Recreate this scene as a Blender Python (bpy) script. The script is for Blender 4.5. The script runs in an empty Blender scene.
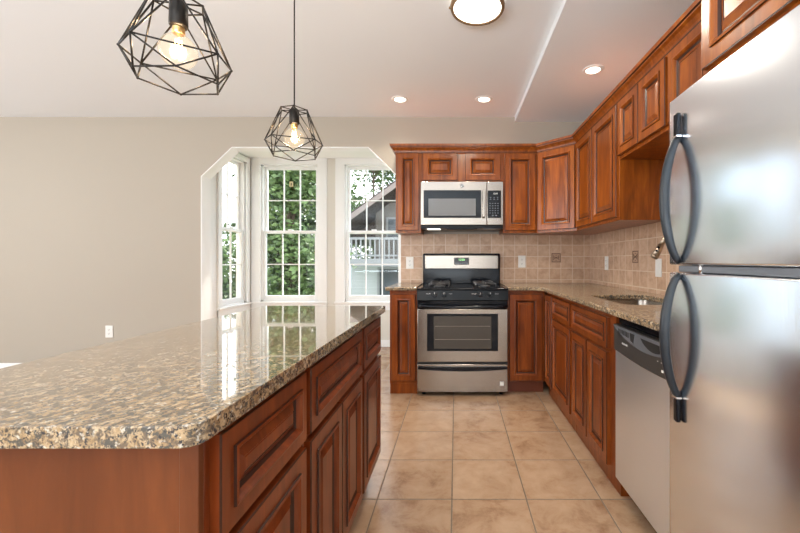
import bpy, bmesh, math, random
from mathutils import Vector, Matrix
S = bpy.context.scene
COL = S.collection
PI = math.pi
# ------------------------------------------------------------------ camera
cd = bpy.data.cameras.new('camera'); cam = bpy.data.objects.new('camera', cd); COL.objects.link(cam)
cam.location = (0, 0, 1.14); cam.rotation_euler = (PI/2, 0, 0)
cd.sensor_width = 36; cd.lens = 378/800*36
cd.shift_x = -56/800; cd.shift_y = -6/800
cd.clip_start = .02; cd.clip_end = 300
S.camera = cam
# ------------------------------------------------------------------ view
S.view_settings.view_transform = 'Standard'; S.view_settings.look = 'None'
S.view_settings.gamma = 1; S.view_settings.exposure = 0.85
S.view_settings.use_curve_mapping = False
# ------------------------------------------------------------------ world : bright hazy sky with soft clouds
W = bpy.data.worlds.new('world'); S.world = W; W.use_nodes = True
nt = W.node_tree; nt.nodes.clear()
out = nt.nodes.new('ShaderNodeOutputWorld'); bg = nt.nodes.new('ShaderNodeBackground')
tc = nt.nodes.new('ShaderNodeTexCoord'); sep = nt.nodes.new('ShaderNodeSeparateXYZ')
ns = nt.nodes.new('ShaderNodeTexNoise'); ns.inputs['Scale'].default_value = 3; ns.inputs['Detail'].default_value = 6
cr = nt.nodes.new('ShaderNodeValToRGB')
cr.color_ramp.elements[0].position = .42; cr.color_ramp.elements[0].color = (.62, .74, .92, 1)
cr.color_ramp.elements[1].position = .58; cr.color_ramp.elements[1].color = (.95, .97, 1, 1)
nt.links.new(tc.outputs['Generated'], ns.inputs['Vector']); nt.links.new(ns.outputs['Fac'], cr.inputs['Fac'])
nt.links.new(cr.outputs['Color'], bg.inputs['Color']); bg.inputs['Strength'].default_value = 2.6
nt.links.new(bg.outputs[0], out.inputs[0])
# ------------------------------------------------------------------ sun and large lights
def light(name, typ, loc, rot, energy, color=(1, 1, 1), **k):
    l = bpy.data.lights.new(name, typ); l.energy = energy; l.color = color
    for a, b in k.items(): setattr(l, a, b)
    o = bpy.data.objects.new(name, l); COL.objects.link(o); o.location = loc; o.rotation_euler = rot
    return o
light('sun', 'SUN', (0, 0, 10), (math.radians(-40), 0, math.radians(-12)), 6.0, (1, .96, .9), angle=math.radians(3))
# unseen fill lights, added behind and to the left of the viewer
light('fill_rear', 'AREA', (-2.2, -4.3, 1.3), (PI/2, 0, 0), 55, (.90, .95, 1), shape='RECTANGLE', size=7, size_y=2.4)
light('fill_ceiling', 'AREA', (-1.4, -2.2, .8), (PI, 0, 0), 225, (.78, .90, 1), shape='RECTANGLE', size=3.5, size_y=2)  # uplight added to brighten the ceiling, no real source
light('fill_left', 'AREA', (-6.2, 1.0, 1.5), (PI/2, 0, -PI/2), 75, (.93, .965, 1), shape='RECTANGLE', size=3, size_y=2)  # side fill added in front of the solid left wall

# ------------------------------------------------------------------ materials
def mat(name, col=(.8, .8, .8), rough=.5, metal=0, **k):
    m = bpy.data.materials.new(name); m.use_nodes = True
    b = m.node_tree.nodes['Principled BSDF']
    b.inputs['Base Color'].default_value = (*col, 1); b.inputs['Roughness'].default_value = rough
    b.inputs['Metallic'].default_value = metal
    for a, v in k.items():
        b.inputs[a].default_value = v
    return m
def N(m, t, **k):
    n = m.node_tree.nodes.new(t)
    for a, v in k.items():
        if a in n.inputs: n.inputs[a].default_value = v
        else: setattr(n, a, v)
    return n
def L(m, a, b): m.node_tree.links.new(a, b)
def bsdf(m): return m.node_tree.nodes['Principled BSDF']
def ramp(m, src, stops):
    r = N(m, 'ShaderNodeValToRGB'); e = r.color_ramp.elements
    while len(e) < len(stops): e.new(.5)
    for el, (p, c) in zip(e, stops): el.position = p; el.color = (*c, 1)
    L(m, src, r.inputs['Fac']); return r.outputs['Color']
def coords(m, scale=(1, 1, 1), kind='Object', rot=(0, 0, 0)):
    t = N(m, 'ShaderNodeTexCoord'); mp = N(m, 'ShaderNodeMapping'); mp.inputs['Scale'].default_value = scale
    mp.inputs['Rotation'].default_value = rot
    L(m, t.outputs[kind], mp.inputs['Vector']); return mp.outputs[0]
def noise(m, vec, scale, detail=4, rough=.5, dist=0):
    n = N(m, 'ShaderNodeTexNoise'); n.inputs['Scale'].default_value = scale; n.inputs['Detail'].default_value = detail
    n.inputs['Roughness'].default_value = rough; n.inputs['Distortion'].default_value = dist
    L(m, vec, n.inputs['Vector']); return n.outputs['Fac']
def mix(m, fac, a, b, mode='MIX'):
    n = N(m, 'ShaderNodeMix'); n.data_type = 'RGBA'; n.blend_type = mode
    for inp, v in ((n.inputs['Factor'], fac), (n.inputs['A'], a), (n.inputs['B'], b)):
        pass
    sock = [n.inputs[0], n.inputs[6], n.inputs[7]]
    for s_, v in zip(sock, (fac, a, b)):
        if isinstance(v, (int, float)): s_.default_value = v
        elif isinstance(v, tuple): s_.default_value = (*v, 1)
        else: L(m, v, s_)
    return n.outputs[2]
def bump(m, h, strength=.2, dist=.002):
    b = N(m, 'ShaderNodeBump'); b.inputs['Strength'].default_value = strength; b.inputs['Distance'].default_value = dist
    L(m, h, b.inputs['Height']); L(m, b.outputs[0], bsdf(m).inputs['Normal'])

def wood(name, c0, c1, c2, rough=.28, vec_scale=(14, 14, 1.6)):
    m = mat(name, c1, rough)
    v = coords(m, vec_scale); n1 = noise(m, v, 1.6, 6, .6, .8)
    v2 = coords(m, (1, 1, 1)); n2 = noise(m, v2, 3.0, 3)
    a = ramp(m, n1, [(.28, c0), (.52, c1), (.78, c2)])
    b = ramp(m, n2, [(.3, (.78, .74, .72)), (.7, (1.0, 1.0, 1.0))])
    L(m, mix(m, 1.0, a, b, 'MULTIPLY'), bsdf(m).inputs['Base Color'])
    bsdf(m).inputs['Coat Weight'].default_value = .1; bsdf(m).inputs['Coat Roughness'].default_value = .15; bsdf(m).inputs['Specular IOR Level'].default_value = .32
    return m
M = {}
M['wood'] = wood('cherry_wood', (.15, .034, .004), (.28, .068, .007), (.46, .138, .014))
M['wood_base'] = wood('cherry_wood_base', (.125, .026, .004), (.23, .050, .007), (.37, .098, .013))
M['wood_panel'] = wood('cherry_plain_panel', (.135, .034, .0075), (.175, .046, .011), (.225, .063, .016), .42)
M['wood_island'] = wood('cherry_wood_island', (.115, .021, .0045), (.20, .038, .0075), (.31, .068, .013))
M['glaze'] = mat('dark_glaze', (.035, .008, .003), .35)
M['wood_dark'] = mat('toe_kick_wood', (.16, .035, .012), .4)
M['white_trim'] = mat('white_trim', (.91, .91, .90), .35)
M['white_wall'] = mat('white_wall', (.88, .88, .87), .6)
M['black'] = mat('black_enamel', (.004, .005, .008), .12, **{'Specular IOR Level': .25})
M['black_plastic'] = mat('black_plastic', (.006, .0065, .0075), .3, **{'Specular IOR Level': .2})
M['black_matt'] = mat('black_matt', (.01, .01, .01), .6)
M['iron'] = mat('cast_iron', (.09, .09, .095), .3, .6)
M['grey_plastic'] = mat('grey_plastic', (.16, .17, .19), .35, .3)
M['dark_grey'] = mat('graphite_panel', (.075, .07, .066), .35, .5)
M['handle'] = mat('charcoal_handle', (.018, .022, .027), .32, **{'Specular IOR Level': .4})
M['wire'] = mat('blackened_wire', (.018, .014, .011), .4, .6)
M['bronze'] = mat('bronze', (.26, .17, .095), .4, .4)
M['nickel'] = mat('brushed_nickel', (.42, .34, .26), .36, 1)
M['plate'] = mat('white_plate', (.82, .80, .76), .35)
M['slot'] = mat('slot_dark', (.05, .045, .04), .6)
M['chrome'] = mat('chrome', (.8, .8, .8), .12, 1)
M['display'] = mat('display', (.01, .01, .01), .15)
def steel(name, col, rough, sc):
    m = mat(name, col, rough, 1)
    n = noise(m, coords(m, sc), 1, 2, .6)
    r = N(m, 'ShaderNodeMapRange'); r.inputs['To Min'].default_value = rough-.03; r.inputs['To Max'].default_value = rough+.05
    L(m, n, r.inputs['Value']); L(m, r.outputs[0], bsdf(m).inputs['Roughness'])
    bump(m, n, .012, .0005)
    return m
M['steel'] = steel('brushed_steel', (.35, .31, .27), .23, (3, 400, 400))
M['steel_v'] = steel('brushed_steel_fridge', (.80, .86, .94), .19, (300, 300, 3))
M['steel_dw'] = steel('brushed_steel_dishwasher', (.82, .89, .98), .32, (300, 300, 3))
def emis(name, col, s):
    m = mat(name, col, .4); bsdf(m).inputs['Emission Color'].default_value = (*col, 1); bsdf(m).inputs['Emission Strength'].default_value = s
    return m
M['lamp_white'] = emis('lamp_diffuser', (1, .93, .82), 2.2)
M['recess_glow'] = emis('recessed_lens', (1, .93, .80), 4)
M['filament'] = emis('filament', (1, .62, .25), 30)
M['hood_lamp'] = emis('hood_lamp_lens', (1, .95, .85), 1.0)
M['green_digits'] = emis('green_digits', (.35, .8, .3), .8)
def glass(name, col=(1, 1, 1), alpha_mix=.9, rough=0.0):
    m = bpy.data.materials.new(name); m.use_nodes = True; t = m.node_tree; t.nodes.clear()
    o = t.nodes.new('ShaderNodeOutputMaterial'); o.name = 'Material Output'; mx = t.nodes.new('ShaderNodeMixShader')
    tr = t.nodes.new('ShaderNodeBsdfTransparent'); tr.inputs[0].default_value = (*col, 1)
    g = t.nodes.new('ShaderNodeBsdfGlossy'); g.inputs['Roughness'].default_value = rough
    lw = t.nodes.new('ShaderNodeLayerWeight'); pw = t.nodes.new('ShaderNodeMath'); pw.operation = 'POWER'; pw.inputs[1].default_value = 5
    f = t.nodes.new('ShaderNodeMath'); f.operation = 'MULTIPLY_ADD'; f.inputs[1].default_value = .9; f.inputs[2].default_value = .015
    t.links.new(lw.outputs['Facing'], pw.inputs[0]); t.links.new(pw.outputs[0], f.inputs[0])
    t.links.new(f.outputs[0], mx.inputs[0]); t.links.new(tr.outputs[0], mx.inputs[1]); t.links.new(g.outputs[0], mx.inputs[2])
    t.links.new(mx.outputs[0], o.inputs[0]); return m
M['pane'] = glass('window_pane', (.97, .98, .97))
M['bulb'] = glass('bulb_glass', (.98, .95, .90))
_t = M['bulb'].node_tree; _a = _t.nodes.new('ShaderNodeAddShader'); _e = _t.nodes.new('ShaderNodeEmission')
_e.inputs[0].default_value = (1, .80, .52, 1); _e.inputs[1].default_value = .10
_l = _t.nodes['Material Output'].inputs[0].links[0]; _src = _l.from_socket; _t.links.new(_src, _a.inputs[0]); _t.links.new(_e.outputs[0], _a.inputs[1]); _t.links.new(_a.outputs[0], _t.nodes['Material Output'].inputs[0])
def smoked():
    m = mat('oven_glass', (.05, .04, .03), .06); return m
M['oven_glass'] = smoked()
M['mw_glass'] = mat('microwave_window', (.15, .145, .14), .15)
def paint(name, col, sc=60):
    m = mat(name, col, .75)
    n = noise(m, coords(m), sc, 3); bump(m, n, .05, .001)
    return m
M['wall'] = paint('greige_paint', (.42, .37, .305))
M['bay_wall'] = paint('greige_paint_lit', (.74, .71, .64))  # greige wall paint lightened to carry the strong daylight in the bay
M['ceiling'] = paint('ceiling_paint', (.80, .825, .85))

# tiled surface: squares of size t on two world axes, each tile its own tone
def tiles(name, ax, off, t, gw, stops, grout, rough, nscale, grout_bump=.6):
    m = mat(name, stops[0][1], rough)
    g = N(m, 'ShaderNodeNewGeometry'); sp = N(m, 'ShaderNodeSeparateXYZ'); L(m, g.outputs['Position'], sp.inputs[0])
    cells = []; dist = []
    for a, o in zip(ax, off):
        s1 = N(m, 'ShaderNodeMath', operation='SUBTRACT'); L(m, sp.outputs[a], s1.inputs[0]); s1.inputs[1].default_value = o
        d = N(m, 'ShaderNodeMath', operation='DIVIDE'); L(m, s1.outputs[0], d.inputs[0]); d.inputs[1].default_value = t
        fl = N(m, 'ShaderNodeMath', operation='FLOOR'); L(m, d.outputs[0], fl.inputs[0]); cells.append(fl.outputs[0])
        fr = N(m, 'ShaderNodeMath', operation='FRACT'); L(m, d.outputs[0], fr.inputs[0])
        h = N(m, 'ShaderNodeMath', operation='SUBTRACT'); L(m, fr.outputs[0], h.inputs[0]); h.inputs[1].default_value = .5
        ab = N(m, 'ShaderNodeMath', operation='ABSOLUTE'); L(m, h.outputs[0], ab.inputs[0]); dist.append(ab.outputs[0])
    mx = N(m, 'ShaderNodeMath', operation='MAXIMUM'); L(m, dist[0], mx.inputs[0]); L(m, dist[1], mx.inputs[1])
    wn = N(m, 'ShaderNodeTexNoise'); wn.inputs['Scale'].default_value = 40; L(m, g.outputs['Position'], wn.inputs['Vector'])
    wm = N(m, 'ShaderNodeMath', operation='MULTIPLY_ADD'); L(m, wn.outputs['Fac'], wm.inputs[0]); wm.inputs[1].default_value = gw/t*.5; L(m, mx.outputs[0], wm.inputs[2])
    mr = N(m, 'ShaderNodeMapRange'); L(m, wm.outputs[0], mr.inputs['Value'])
    e = .5-gw/t*.5 + gw/t*.25
    mr.inputs['From Min'].default_value = e-gw/t*.18; mr.inputs['From Max'].default_value = e+gw/t*.18
    cb = N(m, 'ShaderNodeCombineXYZ'); L(m, cells[0], cb.inputs[0]); L(m, cells[1], cb.inputs[1])
    wh = N(m, 'ShaderNodeTexWhiteNoise'); L(m, cb.outputs[0], wh.inputs['Vector'])
    ofs = N(m, 'ShaderNodeVectorMath', operation='MULTIPLY_ADD'); L(m, wh.outputs['Color'], ofs.inputs[0]); ofs.inputs[1].default_value = (9, 9, 9); L(m, g.outputs['Position'], ofs.inputs[2])
    nn = noise(m, ofs.outputs[0], nscale, 8, .66, .35)
    ad = N(m, 'ShaderNodeMath', operation='MULTIPLY_ADD'); L(m, wh.outputs['Value'], ad.inputs[0]); ad.inputs[1].default_value = .16; L(m, nn, ad.inputs[2])
    sb = N(m, 'ShaderNodeMath', operation='SUBTRACT'); L(m, ad.outputs[0], sb.inputs[0]); sb.inputs[1].default_value = .08
    c = ramp(m, sb.outputs[0], stops)
    L(m, mix(m, mr.outputs[0], c, grout), bsdf(m).inputs['Base Color'])
    inv = N(m, 'ShaderNodeMath', operation='MULTIPLY_ADD'); L(m, mr.outputs[0], inv.inputs[0]); inv.inputs[1].default_value = -1; L(m, nn, inv.inputs[2])
    bump(m, inv.outputs[0], grout_bump, .0015)
    rr = N(m, 'ShaderNodeMapRange'); L(m, mr.outputs[0], rr.inputs['Value']); rr.inputs['To Min'].default_value = rough; rr.inputs['To Max'].default_value = .8
    L(m, rr.outputs[0], bsdf(m).inputs['Roughness'])
    return m
M['floor'] = tiles('floor_tile', (0, 1), (-.0196, 1.805), .356, .007, [(.28, (.28, .155, .085)), (.45, (.42, .265, .16)), (.72, (.52, .355, .23))], (.20, .14, .09), .25, 7)
BST = [(.25, (.42, .255, .16)), (.5, (.56, .37, .25)), (.78, (.68, .49, .355))]
M['bs_back'] = tiles('backsplash_tile_back', (0, 2), (1.068, 1.062), .1175, .005, BST, (.72, .60, .47), .4, 14, .35)
M['bs_right'] = tiles('backsplash_tile_right', (1, 2), (3.856, 1.062), .1175, .005, BST, (.72, .60, .47), .4, 14, .35)

def granite(name='granite', coat=.9):
    m = mat(name, (.6, .5, .4), .07)
    v = coords(m, (1, 1, 1), 'Object', (0, 0, .5))
    mp2 = N(m, 'ShaderNodeMapping'); mp2.inputs['Scale'].default_value = (.5, 1.25, 1); L(m, coords(m, (1, 1, 1), 'Object', (0, 0, -1.0)), mp2.inputs['Vector']); st = mp2.outputs[0]
    n0 = noise(m, st, 42, 8, .68, .8)
    base = ramp(m, n0, [(.30, (.16, .10, .055)), (.43, (.36, .235, .12)), (.55, (.50, .355, .205)), (.72, (.62, .50, .35))])
    n1 = noise(m, st, 95, 6, .72, .5)
    f1 = ramp(m, n1, [(.48, (0, 0, 0)), (.56, (1, 1, 1))])
    c = mix(m, f1, base, (.15, .11, .075))
    n3 = noise(m, v, 105, 5, .6)
    f3 = ramp(m, n3, [(.58, (0, 0, 0)), (.66, (1, 1, 1))])
    c = mix(m, f3, c, (.60, .55, .46))
    n4 = noise(m, v, 62, 6, .75)
    f4 = ramp(m, n4, [(.53, (0, 0, 0)), (.57, (1, 1, 1))])
    c = mix(m, f4, c, (.085, .08, .07))
    n2 = noise(m, v, 150, 4, .65)
    f2 = ramp(m, n2, [(.56, (0, 0, 0)), (.62, (1, 1, 1))])
    c = mix(m, f2, c, (.035, .035, .04))
    L(m, c, bsdf(m).inputs['Base Color'])
    bsdf(m).inputs['Coat Weight'].default_value = coat; bsdf(m).inputs['Coat Roughness'].default_value = .02
    bsdf(m).inputs['Coat IOR'].default_value = 1.55; bsdf(m).inputs['Specular IOR Level'].default_value = .25
    return m
M['granite'] = granite()
M['granite_counter'] = granite('granite_counter', .25); bsdf(M['granite_counter']).inputs['Roughness'].default_value = .2

# ------------------------------------------------------------------ mesh helpers
class MB:
    def __init__(s): s.bm = bmesh.new()
    def box(s, x0, y0, z0, x1, y1, z1, mi=0, bev=0, seg=2):
        r = bmesh.ops.create_cube(s.bm, size=1, matrix=Matrix.Translation(((x0+x1)/2, (y0+y1)/2, (z0+z1)/2)) @ Matrix.Diagonal((abs(x1-x0), abs(y1-y0), abs(z1-z0), 1)))
        vs = set(r['verts']); fs = {f for v in vs for f in v.link_faces}
        for f in fs: f.material_index = mi
        if bev:
            es = {e for v in vs for e in v.link_edges}
            q = bmesh.ops.bevel(s.bm, geom=list(es), offset=bev, segments=seg, affect='EDGES', profile=.5)
            for f in q['faces']: f.material_index = mi; f.smooth = True
        return s
    def cyl(s, p0, p1, r, r2=None, seg=20, mi=0, caps=True):
        p0 = Vector(p0); p1 = Vector(p1); d = p1-p0; r2 = r if r2 is None else r2
        q = d.to_track_quat('Z', 'Y').to_matrix().to_4x4()
        a = bmesh.ops.create_cone(s.bm, cap_ends=caps, segments=seg, radius1=r, radius2=r2, depth=d.length, matrix=Matrix.Translation((p0+p1)/2) @ q)
        for f in {f for v in a['verts'] for f in v.link_faces}:
            f.material_index = mi; f.smooth = len(f.verts) == 4
        return s
    def sph(s, c, r, mi=0, sc=(1, 1, 1), u=20, v=12):
        a = bmesh.ops.create_uvsphere(s.bm, u_segments=u, v_segments=v, radius=r, matrix=Matrix.Translation(c) @ Matrix.Diagonal((*sc, 1)))
        for f in {f for v_ in a['verts'] for f in v_.link_faces}: f.material_index = mi; f.smooth = True
        return s
    def tube(s, pts, r, seg=10, mi=0, flat=(1, 1), up=(0, 0, 1)):
        pts = [Vector(p) for p in pts]; n = len(pts); rings = []
        up = Vector(up)
        for i, p in enumerate(pts):
            t = (pts[min(i+1, n-1)]-pts[max(i-1, 0)]).normalized()
            a = t.cross(up); a = a.normalized() if a.length > 1e-3 else t.cross(Vector((0, 1, 0))).normalized()
            b = t.cross(a).normalized()
            rr = r[i] if isinstance(r, (list, tuple)) else r
            rings.append([s.bm.verts.new(p+a*math.cos(2*PI*k/seg)*rr*flat[0]+b*math.sin(2*PI*k/seg)*rr*flat[1]) for k in range(seg)])
        for i in range(n-1):
            for k in range(seg):
                f = s.bm.faces.new((rings[i][k], rings[i][(k+1) % seg], rings[i+1][(k+1) % seg], rings[i+1][k])); f.smooth = True; f.material_index = mi
        for rg in (rings[0][::-1], rings[-1]):
            f = s.bm.faces.new(rg); f.material_index = mi
        return s
    def lathe(s, prof, c=(0, 0, 0), seg=32, mi=0):
        c = Vector(c); rings = []
        for r, z in prof:
            rings.append([s.bm.verts.new(c+Vector((r*math.cos(2*PI*k/seg), r*math.sin(2*PI*k/seg), z))) for k in range(seg)] if r > 1e-6 else [s.bm.verts.new(c+Vector((0, 0, z)))])
        for a, b in zip(rings[:-1], rings[1:]):
            for k in range(seg):
                k2 = (k+1) % seg
                if len(a) == 1 and len(b) == 1: continue
                vs = (a[0], b[k2], b[k]) if len(a) == 1 else ((a[k], a[k2], b[0]) if len(b) == 1 else (a[k], a[k2], b[k2], b[k]))
                f = s.bm.faces.new(vs); f.smooth = True; f.material_index = mi
        return s
    def prism(s, poly, axis, a, b, mi=0):
        """poly of 2D points extruded along axis ('x','y','z') from a to b"""
        def P(u, v, w): return {'x': (w, u, v), 'y': (u, w, v), 'z': (u, v, w)}[axis]
        A = [s.bm.verts.new(P(u, v, a)) for u, v in poly]; B = [s.bm.verts.new(P(u, v, b)) for u, v in poly]
        n = len(poly); fs = [s.bm.faces.new(A), s.bm.faces.new(B[::-1])]
        for i in range(n): fs.append(s.bm.faces.new((A[i], B[i], B[(i+1) % n], A[(i+1) % n])))
        for f in fs: f.material_index = mi
        return s
    def rings(s, x0, z0, x1, z1, prof, y=0, mats=None):
        """nested rectangles on the XZ plane facing -Y: prof = [(inset, height)], closed at the centre"""
        R = []
        for ins, h in prof:
            R.append([s.bm.verts.new(p) for p in ((x0+ins, y-h, z0+ins), (x1-ins, y-h, z0+ins), (x1-ins, y-h, z1-ins), (x0+ins, y-h, z1-ins))])
        for i in range(len(R)-1):
            for k in range(4):
                f = s.bm.faces.new((R[i][k], R[i][(k+1) % 4], R[i+1][(k+1) % 4], R[i+1][k])); f.material_index = mats[i] if mats else 0
        s.bm.faces.new(R[-1]); s.bm.faces.new(R[0][::-1])
        return s
    def build(s, name, mats, parent=None, loc=None, bevel=0, recenter=False):
        bmesh.ops.recalc_face_normals(s.bm, faces=s.bm.faces)
        me = bpy.data.meshes.new(name); s.bm.to_mesh(me); s.bm.free()
        for m in (mats if isinstance(mats, (list, tuple)) else [mats]): me.materials.append(M[m] if isinstance(m, str) else m)
        o = bpy.data.objects.new(name, me); COL.objects.link(o)
        if parent: o.parent = parent
        if loc: o.location = loc
        if bevel:
            b = o.modifiers.new('bevel', 'BEVEL'); b.width = bevel; b.segments = 3; b.limit_method = 'ANGLE'; b.angle_limit = math.radians(40)
        if recenter:
            xs = [v.co for v in me.vertices]
            c = Vector(((min(v.x for v in xs)+max(v.x for v in xs))/2, (min(v.y for v in xs)+max(v.y for v in xs))/2, min(v.z for v in xs)))
            me.transform(Matrix.Translation(-c)); o.location = c
        return o
def tag(o, label, cat, group=None, kind=None):
    o['label'] = label; o['category'] = cat
    if group: o['group'] = group
    if kind: o['kind'] = kind
    return o
def thing(name, label, cat, loc=(0, 0, 0), rz=0, group=None):
    o = bpy.data.objects.new(name, None); COL.objects.link(o); o.location = loc; o.rotation_euler = (0, 0, rz); o.empty_display_size = .05
    return tag(o, label, cat, group)
def struct(o): o['kind'] = 'structure'; return o
def copy_tree(o, parent=None):
    c = o.copy(); COL.objects.link(c); c.parent = parent
    for ch in [x for x in list(COL.objects) if x.parent is o]: copy_tree(ch, c)
    return c
def text(txt, size, loc, rot, m, parent, name='lettering', ext=.0004):
    cu = bpy.data.curves.new(name, 'FONT'); cu.body = txt; cu.size = size; cu.extrude = ext; cu.align_x = 'CENTER'; cu.align_y = 'CENTER'
    t = bpy.data.objects.new(name+'_c', cu); COL.objects.link(t)
    bpy.context.view_layer.update()
    me = bpy.data.meshes.new_from_object(t.evaluated_get(bpy.context.evaluated_depsgraph_get()))
    bpy.data.objects.remove(t); bpy.data.curves.remove(cu)
    me.materials.clear(); me.materials.append(M[m])
    o = bpy.data.objects.new(name, me); COL.objects.link(o); o.parent = parent; o.location = loc; o.rotation_euler = rot
    return o

# ------------------------------------------------------------------ dimensions
YW = 3.856      # kitchen back wall
XW = 1.369      # kitchen right wall
ZC = 2.604      # ceiling
ZS = 2.553      # lowered ceiling
YB = 5.0        # bay back wall
XL = -6.4; YR = -4.5
# ------------------------------------------------------------------ floor, ceiling
struct(MB().box(XL-.2, YR-.2, -.12, XW+.2, YB+.15, 0).build('floor', 'floor'))
cb = MB(); cb.box(XL-.2, YR-.2, ZC, XW+.2, YW+.06, ZC+.15); cb.box(.60, YR-.2, ZS, XW+.2, YW+.06, ZC+.01)
struct(cb.build('ceiling', 'ceiling'))
# back wall around the bay opening
WT = .13
wb = MB()
OX0, OX1 = -2.60, -.561
wb.box(XL-.2, YW, 0, OX0, YW+WT, ZC+.1)
wb.prism([(OX0, 2.00), (-2.286, 2.298), (-.893, 2.298), (OX1, 1.975), (OX1, ZC+.1), (OX0, ZC+.1)], 'y', YW, YW+WT)
wb.box(OX1, YW, 0, XW+.2, YW+WT, ZC+.1)
struct(wb.build('wall_back', 'wall'))
rv = MB()   # white lining of the opening
for (a, b) in (((OX0, 0), (OX0, 2.00)), ((OX0, 2.00), (-2.286, 2.298)), ((-2.286, 2.298), (-.893, 2.298)), ((-.893, 2.298), (OX1, 1.975)), ((OX1, 1.975), (OX1, 0))):
    a = Vector(a); b = Vector(b); d = (b-a).normalized(); n = Vector((d.y, -d.x))*.008
    rv.prism([tuple(a), tuple(b), tuple(b+n), tuple(a+n)], 'y', YW-.004, YW+WT+.005)
struct(rv.build('trim_1', 'white_trim'))
struct(MB().box(XW, YR-.2, 0, XW+.15, YW+.1, ZC+.1).build('wall_right', 'wall'))
struct(MB().box(XL-.15, YR-.15, 0, XW+.15, YR, ZC+.1).build('wall_rear_added', 'wall'))  # unseen wall added to keep the bright sky out of the steel reflections
wl = MB()   # solid left wall
wl.box(XL-.15, YR, 0, XL, YW+.1, ZC+.1)
struct(wl.build('wall_left', 'wall'))
# bay
BX0, BX1 = -2.72, -.44
ZB = 2.49
def wall_with_window(name, along, u0, u1, wu0, wu1, wz0, wz1, p0, p1, m):
    b = MB()
    def bx(a0, z0, a1, z1):
        if along == 'x': b.box(a0, p0, z0, a1, p1, z1)
        else: b.box(p0, a0, z0, p1, a1, z1)
    us = [u0]
    for a, c in zip(wu0, wu1): us += [a, c]
    us.append(u1)
    for i in range(0, len(us), 2): bx(us[i], 0, us[i+1], ZB+.12)
    for a, c in zip(wu0, wu1): bx(a, 0, c, wz0); bx(a, wz1, c, ZB+.12)
    return struct(b.build(name, m))
WZ0, WZ1 = .585, 2.42    # rough openings
W1 = (-2.59, -1.815); W2 = (-1.48, -.705)
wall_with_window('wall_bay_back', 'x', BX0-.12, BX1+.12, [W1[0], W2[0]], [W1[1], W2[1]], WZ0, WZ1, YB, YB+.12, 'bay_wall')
WS = (4.36, 4.90)
wall_with_window('wall_bay_left', 'y', YW+WT, YB, [WS[0]], [WS[1]], WZ0, WZ1, BX0-.12, BX0, 'white_wall')
struct(MB().box(BX1, YW+WT, 0, BX1+.12, YB, ZB+.12).build('wall_bay_right', 'white_wall'))
struct(MB().box(BX0-.12, YW+WT, ZB, BX1+.12, YB+.12, ZB+.14).build('ceiling_bay', 'white_wall'))

def window(name, w, z0, z1, loc, rz, cols=3, casing=.112, stool=True):
    """local x 0..w, room side is -Y, origin at lower left of the rough opening on the inner wall face"""
    r = bpy.data.objects.new(name, None); COL.objects.link(r); r.location = loc; r.rotation_euler = (0, 0, rz); struct(r)
    h = z1-z0
    c = MB()
    cw = casing
    c.box(-cw, -.02, -.10, 0.012, .0, h+cw*.9, bev=.004); c.box(w-.012, -.02, -.10, w+cw, .0, h+cw*.9, bev=.004)
    c.box(-cw+.001, -.021, h-.012, w+cw-.001, .0, h+cw*.9-.001, bev=.004)
    c.build('window_casing', 'white_trim', r)
    s = MB(); s.box(-cw-.01, -.045, -.012, w+cw+.01, .02, .012, bev=.005); s.box(-cw, -.022, -.10, w+cw, 0, -.012, bev=.003)
    s.build('window_sill', 'white_trim', r)
    f = MB()
    for (a, b, c_, d) in ((0, 0, .028, h), (w-.028, 0, w, h), (0, 0, w, .035), (0, h-.028, w, h)):
        f.box(a, 0.012, b, c_, .115, d)
    f.build('window_frame', 'white_trim', r)
    mid = h*.5+.015
    def sash(a0, a1, y, rail_b):
        s_ = MB(); x0, x1 = .028, w-.028; st = .034
        s_.box(x0, y, a0, x0+st, y+.035, a1, bev=.003); s_.box(x1-st, y, a0, x1, y+.035, a1, bev=.003)
        s_.box(x0+st, y+.001, a0, x1-st, y+.034, a0+rail_b, bev=.003); s_.box(x0+st, y+.001, a1-.036, x1-st, y+.034, a1, bev=.003)
        gx0, gx1, gz0, gz1 = x0+st, x1-st, a0+rail_b, a1-.036
        for k in range(1, cols):
            xm = gx0+(gx1-gx0)*k/cols; s_.box(xm-.007, y+.008, gz0, xm+.007, y+.026, gz1)
        zm = (gz0+gz1)/2; s_.box(gx0, y+.0085, zm-.007, gx1, y+.0255, zm+.007)
        so = s_.build('window_sash', 'white_trim', r)
        MB().box(gx0-.005, y+.015, gz0-.005, gx1+.005, y+.019, gz1+.005).build('pane', 'pane', so)
        return so
    sash(.035, mid+.02, .025, .055); sash(mid-.02, h-.028, .066, .036)
    l = MB(); l.box(w/2-.03, .012, mid+.02, w/2+.03, .06, mid+.035, bev=.004); l.build('sash_lock', 'white_trim', r)
    return r
window('window_1', W1[1]-W1[0], WZ0, WZ1, (W1[0], YB, WZ0), 0)
window('window_2', W2[1]-W2[0], WZ0, WZ1, (W2[0], YB, WZ0), 0)
window('window_3', WS[1]-WS[0], WZ0, WZ1, (BX0, WS[0], WZ0), PI/2, cols=2, casing=.06)
# paper tag hung on the first window
tg = MB().box(-2.205, YB+.002, 2.115, -2.155, YB+.004, 2.185).build('paper_tag', mat('tag_paper', (.62, .52, .30), .7), recenter=True)
tag(tg, 'small tan paper tag stuck on the upper sash of the middle bay window', 'tag')
tgm = MB().box(-.006, -.0006, .018, .006, 0, .05).build('tag_mark', 'slot', tg, loc=(0, -.0012, 0))
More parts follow.
